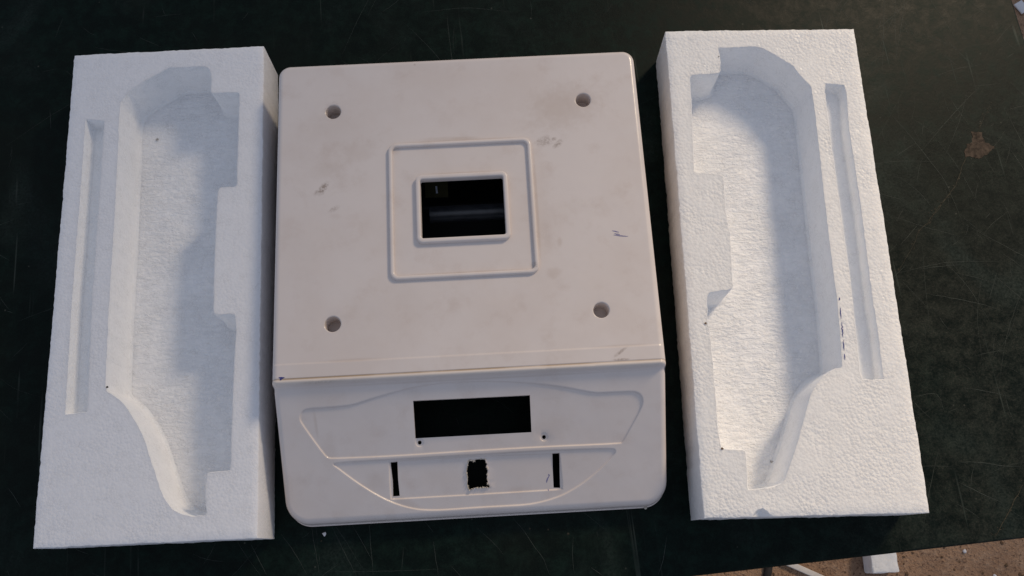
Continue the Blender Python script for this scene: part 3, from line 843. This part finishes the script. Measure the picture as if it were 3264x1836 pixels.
# ------------------------------------------------------------------ foam packing blocks
HB = 0.04317
def foam_block(loc, rz, key, label, top_mat, dent=None, pen=None, spots=(), wall_side=1):
    root = empty('foam_block', loc, rz, label=label, category='foam block', group='foam packing blocks beside the housing')
    out = ccw(np.array(D[key + '_outline']) / 1000)
    out = resample(out, 0.0022)
    out = out + np.array([[noise.noise((x * 300, y * 300, 5)) * 0.0005 + noise.noise((x * 60, y * 60, 5)) * 0.0004, noise.noise((x * 300, y * 300, 9)) * 0.0005 + noise.noise((x * 60, y * 60, 9)) * 0.0004] for x, y in out])
    cav = resample(ccw(np.array(D[key + '_cav']) / 1000), 0.0022)
    slot = resample(ccw(np.array(D[key + '_slot']) / 1000), 0.0022)
    def rough(P, a=0.0005, s=420):
        return P + np.array([[noise.noise((x * s, y * s, 2)) * a, noise.noise((x * s, y * s, 7)) * a] for x, y in P])
    def soften(P, k):
        for _ in range(k):
            P = 0.25 * np.roll(P, 1, 0) + 0.5 * P + 0.25 * np.roll(P, -1, 0)
        return P
    cav, slot = rough(soften(cav, 1)), rough(slot)
    def zt(p):
        zz = np.array([HB + 0.00025 * noise.noise((x * 30, y * 30, 0)) + 0.00010 * noise.noise((x * 240, y * 240, 4)) for x, y in p])
        if dent is not None:
            r = np.hypot((p[:, 0] - dent[0]) / 0.0052, (p[:, 1] - dent[1]) / 0.0048)
            zz -= 0.0042 * np.sqrt(np.maximum(1 - r ** 2, 0))
        return zz
    # top, sides
    o1 = offset(out, 0.0007)
    o2 = offset(out, 0.0002)
    gx, gy = np.meshgrid(np.arange(-0.07, 0.0705, 0.0045), np.arange(-0.175, 0.1755, 0.0045))
    gp = np.stack([gx.ravel(), gy.ravel()], 1) + rng.normal(0, 0.0005, (gx.size, 2))
    ok = inside(gp, offset(out, 0.003)) & (pdist(gp, cav) > 0.001) & (pdist(gp, slot) > 0.001)
    gp = gp[ok]
    if dent is not None:
        th = np.linspace(0, 2 * math.pi, 16, endpoint=False)
        for r in (0.0015, 0.003, 0.0045, 0.0056):
            q = np.stack([dent[0] + r * np.cos(th), dent[1] + r * np.sin(th)], 1)
            gp = np.vstack([gp, q[inside(q, offset(out, 0.001))]])
    tv, tf = cdt([o1, cav, slot], gp)
    c = tv[tf].mean(1)
    tf = tf[inside(c, o1) & ~inside(c, cav) & ~inside(c, slot)]
    top = (np.c_[tv, zt(tv)], tf)
    zr = zt(o1)
    side = strip([z3(o1, zr), z3(o2, zr - 0.00025), z3(out, zr - 0.0008), z3(out, HB * 0.5), z3(out, 0.0008), z3(offset(out, 0.0006), 0.0)], flip=True)
    bot = (z3(offset(out, 0.0006), 0.0), [tuple(range(len(out)))[::-1]])
    bm = bmesh.new()
    V, F = merge(top, side, bot)
    me = mesh_from('block', V, F)
    bm.from_mesh(me)
    bmesh.ops.remove_doubles(bm, verts=bm.verts[:], dist=1e-6)
    bm.to_mesh(me)
    bm.free()
    me.shade_smooth()
    me.set_sharp_from_angle(angle=math.radians(38))
    link('block', me, top_mat, root)
    # hollow
    def hollow(name, P, depth, draft, fil, und):
        zr = zt(P)
        zf = HB - depth
        a = offset(P, 0.0004)
        b = soften(offset(P, draft), 2)
        c1 = soften(offset(P, draft + fil * 0.3), 3)
        c2 = soften(offset(P, draft + fil), 4)
        walls = strip([z3(P, zr), z3(a, zr - 0.0005), z3(b, zf + fil), z3(c1, zf + fil * 0.3), z3(c2, zf)], flip=False)
        gp = np.stack([gx.ravel(), gy.ravel()], 1)
        gp = gp[inside(gp, c2)]
        gp = gp[pdist(gp, c2) > 0.002] if len(gp) else gp
        fv, ff = cdt([c2], gp)
        ff = ff[inside(fv[ff].mean(1), c2)]
        d = np.clip(pdist(fv, c2) / 0.008, 0, 1)
        fz = zf + d * und * np.array([noise.noise((x * 34, y * 34, 11)) + 0.5 * noise.noise((x * 110, y * 80, 15)) for x, y in fv])
        r = link(name, mesh_from(name, *walls, 40), MT['foam_wall'], root)
        link('floor', mesh_from('floor', np.c_[fv, fz], ff, 60), MT['foam_floor'] if depth > 0.02 else MT['foam_wall'], r)
        return r
    hollow('moulded_hollow', cav, 0.0335, 0.0010, 0.0026, 0.0009)
    hollow('slot', slot, 0.0115, 0.0006, 0.0015, 0.0002)
    if pen is not None:
        q = subdiv(np.array(pen) / 1000, 0.001, 0.00012)
        q = q + np.array([0.0016, 0])
        vf = []
        for s0, s1 in ((0, 3), (6, 15), (16, 27), (28, 36), (37, len(q))):
            if s1 - s0 > 1 and s0 < len(q) - 1:
                V, F = ribbon(q[s0:s1], 0.0010 if s0 == 0 else 0.0007, 0.0)
                V[:, 2] = zt(V[:, :2]) + 0.0002
                vf.append((V, F))
        link('pen_line', mesh_from('pen_line', *merge(*vf)), MT['pen'], root, label='broken blue pen line along the rim of the hollow')
    for x, y, s, mt, zz in spots:
        n = 9
        P = np.array([(x / 1000 + s / 1000 * random.uniform(.5, 1.2) * math.cos(k), y / 1000 + s / 1000 * random.uniform(.4, 1.0) * math.sin(k)) for k in np.linspace(0, 6.28, n + 1)[:-1]])
        link('fleck', mesh_from('fleck', z3(P, HB + zz), [tuple(range(n))]), MT[mt], root)
    return root

foam_block((-0.24206, 0.17446, 0.0), 0.08038, 'L', 'bluish-white foam block left of the housing, its long slot on the outer left', MT['foam_fine'],
           spots=((-29.7, -74.6, 1.0, 'soot', 0.0004), (-19.0, 120.5, 1.4, 'pit', -0.0326)))
foam_block((0.18936, 0.19903, 0.0), 0.03856, 'R', 'bright white foam block right of the housing, with a blue pen line along its hollow', MT['foam'],
           dent=(-0.0350, -0.1768), pen=D['R_pen'],
           spots=((-60.1, -49.1, 1.1, 'speck', 0.0004), (-56.7, -132.9, 1.0, 'speck', 0.0004), (-32.9, 154.2, 0.6, 'soot', 0.0004), (-15.6, -139.0, 1.2, 'pit', -0.0326)))

# ------------------------------------------------------------------ scraps on the ground
def lump(x0, x1, y0, y1, z0, z1, bev, amp, seed):
    bm = bmesh.new()
    bmesh.ops.create_cube(bm, size=1)
    for v in bm.verts:
        v.co = Vector((x0 if v.co.x < 0 else x1, y0 if v.co.y < 0 else y1, z0 if v.co.z < 0 else z1))
    bmesh.ops.bevel(bm, geom=bm.edges[:], offset=bev, segments=2, profile=0.6, affect='EDGES')
    bmesh.ops.subdivide_edges(bm, edges=[e for e in bm.edges if e.calc_length() > 0.006], cuts=8, use_grid_fill=True)
    for v in bm.verts:
        p = v.co * 130
        v.co += Vector((noise.noise(p + Vector((seed, 0, 0))), noise.noise(p + Vector((0, seed, 0))), noise.noise(p + Vector((0, 0, seed))))) * amp
    me = bpy.data.meshes.new('lump')
    bm.to_mesh(me)
    bm.free()
    me.shade_smooth()
    me.set_sharp_from_angle(angle=math.radians(50))
    return me
ck = link('foam_scrap', lump(-0.0195, 0.0195, -0.0135, 0.030, 0, 0.034, 0.003, 0.0009, 3.0), MT['foam_coarse'], label='white foam cube lying on the brown earth beyond the table edge', category='foam scrap')
ck.location = (0.5475, -0.0125, GZ + 0.0005)
ck.rotation_euler = (0, 0, 0.07)
st = link('plastic_strip', slab(-0.055, 0.055, -0.0042, 0.0042, 0, 0.007, 0.0008), MT['strip'], label='thin white strip poking out from under the table edge', category='strip')
st.location = (0.4305, -0.0212, GZ + 0.002)
st.rotation_euler = (0, 0, math.atan2(-19.8, 46.9))
bm = bmesh.new()
bmesh.ops.create_cone(bm, cap_ends=True, segments=18, radius1=0.0062, radius2=0.0058, depth=0.11)
bmesh.ops.bevel(bm, geom=[e for e in bm.edges if len(e.link_faces) == 2 and any(len(q.verts) > 4 for q in e.link_faces)], offset=0.001, segments=2, affect='EDGES')
me = bpy.data.meshes.new('rod')
bm.to_mesh(me)
bm.free()
me.shade_smooth()
me.set_sharp_from_angle(angle=math.radians(40))
rd = link('dark_rod', me, MT['rod'], label='dark round rod on the earth beside the white strip', category='rod')
rd.location = (0.3845, -0.027, GZ + 0.0066)
rd.rotation_euler = (math.radians(90), 0, math.radians(-12))
for i, (x, y, s) in enumerate(((0.682, 0.006, 0.0028), (0.7218, -0.0284, 0.0028))):
    bm = bmesh.new()
    bmesh.ops.create_icosphere(bm, subdivisions=2, radius=s)
    for v in bm.verts:
        v.co *= 1 + 0.35 * noise.noise(v.co * 500 + Vector((i * 9, 0, 0)))
    me = bpy.data.meshes.new('crumb')
    bm.to_mesh(me)
    bm.free()
    cb = link('foam_crumb', me, MT['paper'], label=('white foam crumb on the earth, right of the foam cube', 'white foam crumb on the earth, at the very bottom of the picture')[i], category='crumb')
    cb.location = (x, y, GZ + s * 0.6)
sp = link('paper_scrap', slab(-0.011, 0.011, -0.0085, 0.0085, 0, 0.003, 0.0006), MT['paper'], label='small white scrap on the earth past the table corner, top right', category='scrap')
sp.location = (0.9045, 0.9435, GZ + 0.003)
sp.rotation_euler = (0.05, 0.0, math.radians(-58))
